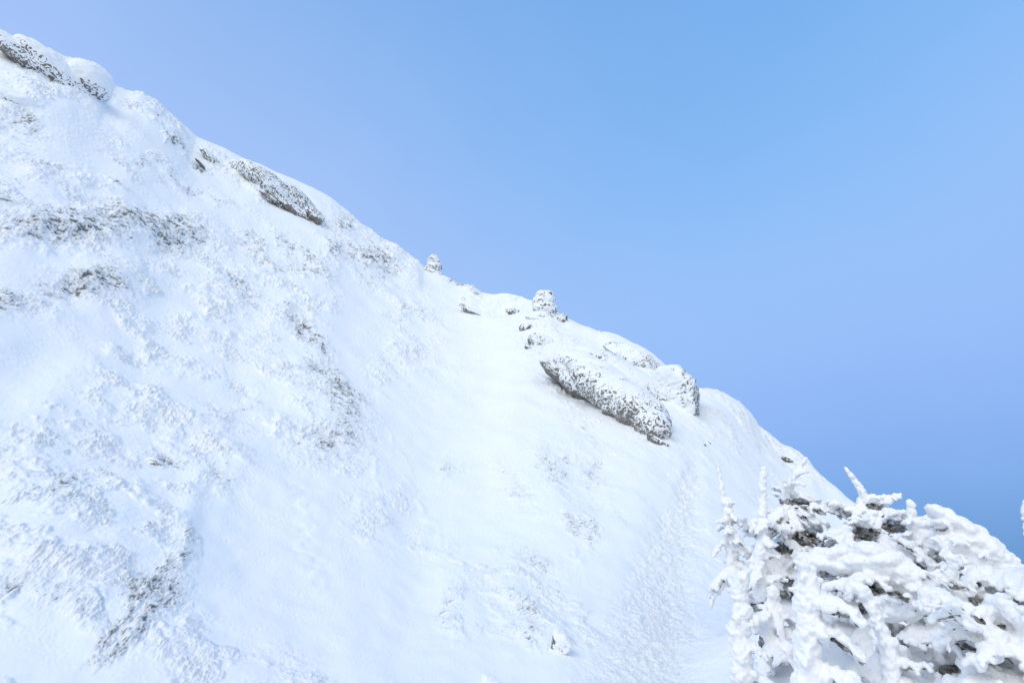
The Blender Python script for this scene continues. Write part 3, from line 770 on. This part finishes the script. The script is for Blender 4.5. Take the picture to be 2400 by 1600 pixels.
tree('big dense frosted tree at right, its snowy shoulder sloping down against the sky', ((2195, 1192), (2300, 1560)), 7.6, .018, 106,
     fan(46, .05, .88, 170, 36, 6, (-.9, .8)), .045, .095, (.10, 0, .05), sag=.45, top_r=.55,
     pads=[(2235, 1222, 60, 24, -32, 0), (2300, 1268, 60, 28, -38, 0), (2360, 1322, 55, 28, -40, 0), (2260, 1300, 60, 30, -38, -.2)])
tree('frosted tree at the right edge, mostly out of the picture', ((2412, 1170), (2480, 1600)), 6.6, .02, 107,
     fan(20, .02, .42, 130, 60, 7, (-1, .6)), .04, .09, sag=.3, top_r=.6)
tree('thick snow-plastered stub, the broadest of the foreground poles', ((1888, 1325), (1915, 1760)), 4.6, .011, 108,
     [(.80, .9, 74, .2), (.66, .8, 80, .1), (.40, .7, 70, .3), (.58, -.3, 30, .6)], .03, .105, (-.01, 0, 0), name='stem_tree', cat='tree', top_r=.72, sag=.6, fingers=.9)
tree('narrow snow-plastered stem, leftmost of the foreground poles', ((1738, 1345), (1752, 1700)), 5.2, .011, 109,
     [(.55, .9, 46, 0), (.35, .8, 60, .2), (.7, -.6, 26, .3)], .025, .085, (-.03, 0, 0), name='stem_tree', top_r=.8, sag=.5)
def hook(S, D, K, rng, r):
    a = [at(2028, 1384, r), at(2006, 1374, r), at(1988, 1388, r), at(1982, 1398, r)]
    S.chain(a, [.05, .045, .04, .03], ICO1, .4, .12, rng, 1, .15)
tree('bare snow-sleeved stem with a hooked tip, curving down between the foreground bushes', ((2024, 1384), (2110, 1700)), 4.7, .010, 110,
     [(.42, .8, 50, .2), (.30, -.8, 40, .2)], .022, .062, (.05, 0, .04), name='stem_tree', top_r=.78, sag=.5, lump=.10, extra=hook)
tree('sprawling frosted thicket behind the straight pole, its boughs combed down to the left', ((1850, 1165), (1840, 1420)), 8.6, .0145, 121,
     fan(34, .15, .95, 130, 90, 31, (-1, .9)), .03, .07, sag=.5, name='frosted_bush', top_r=.8, holes=[(1890, 1262, 34, 16, -12), (1830, 1285, 26, 10, -20), (1870, 1178, 36, 8, -10)])
tree('sprawling frosted thicket under the leaning leader, with the darkest hollows', ((2010, 1215), (2030, 1440)), 8.2, .0145, 122,
     fan(34, .15, .95, 140, 100, 32, (-1, 1)), .03, .072, sag=.5, name='frosted_bush', top_r=.8, holes=[(2030, 1255, 34, 18, -10), (2095, 1238, 30, 10, -8)])
tree('dense frosted bush filling the slope below the big right-hand tree', ((2310, 1330), (2330, 1520)), 6.9, .0145, 123,
     fan(30, .15, .95, 140, 100, 33, (-1, 1)), .03, .078, sag=.5, name='frosted_bush', top_r=.8)
tree('low snow-smothered bush right of the broad stub, under a smooth arching drift', ((2060, 1300), (2090, 1480)), 6.4, .0145, 111,
     fan(26, .15, .95, 150, 90, 11, (-1, 1), (-.2, 1)), .03, .08, sag=.35, name='frosted_bush', top_r=.9,
     pads=[(2000, 1318, 110, 26, 4, -.35), (2090, 1325, 90, 34, -28, -.3), (2140, 1370, 50, 40, -40, -.25), (1930, 1300, 60, 22, 12, -.3)], holes=[(1935, 1335, 26, 22, 40), (2040, 1375, 40, 16, -10), (2095, 1385, 30, 12, -10)])
tree('low frosted bush with dark gaps, between the left pole and the broad stub', ((1812, 1385), (1800, 1560)), 6.2, .015, 112,
     fan(15, .2, .9, 80, 50, 12), .025, .075, sag=.4, name='frosted_bush', top_r=.8)
tree('heavily loaded frosted bush, drooping lobes in the lower right foreground', ((2200, 1420), (2230, 1620)), 5.4, .014, 113,
     fan(24, .2, .95, 150, 90, 13, (-1, 1), (-.2, 1)), .03, .075, sag=.45, name='frosted_bush', top_r=.9,
     pads=[(2120, 1430, 90, 30, -8, -.25), (2250, 1450, 90, 36, -38, -.25), (2330, 1540, 90, 60, -45, -.2), (2150, 1500, 60, 30, 0, -.3), (2240, 1510, 60, 34, -10, -.3)], holes=[(2105, 1480, 24, 22, 10), (2270, 1515, 34, 14, -28), (2230, 1568, 36, 20, 0)])
tree('frosted bush with flat snow plates in the lower right corner', ((2370, 1440), (2400, 1640)), 4.8, .013, 114,
     fan(22, .15, .95, 160, 90, 14, (-1, .6), (-.2, 1)), .03, .07, sag=.35, name='frosted_bush', top_r=.9,
     pads=[(2375, 1435, 60, 22, -36, -.2), (2370, 1510, 80, 26, -32, -.2), (2350, 1590, 90, 30, -20, -.15)], holes=[(2335, 1465, 16, 18, -40)])
tree('small frosted bush at the bottom edge, a dark hollow under its lobes', ((2100, 1520), (2120, 1680)), 4.9, .013, 115,
     fan(16, .2, .95, 110, 60, 15, (-1, 1), (-.2, 1)), .025, .085, sag=.45, name='frosted_bush', top_r=.9)
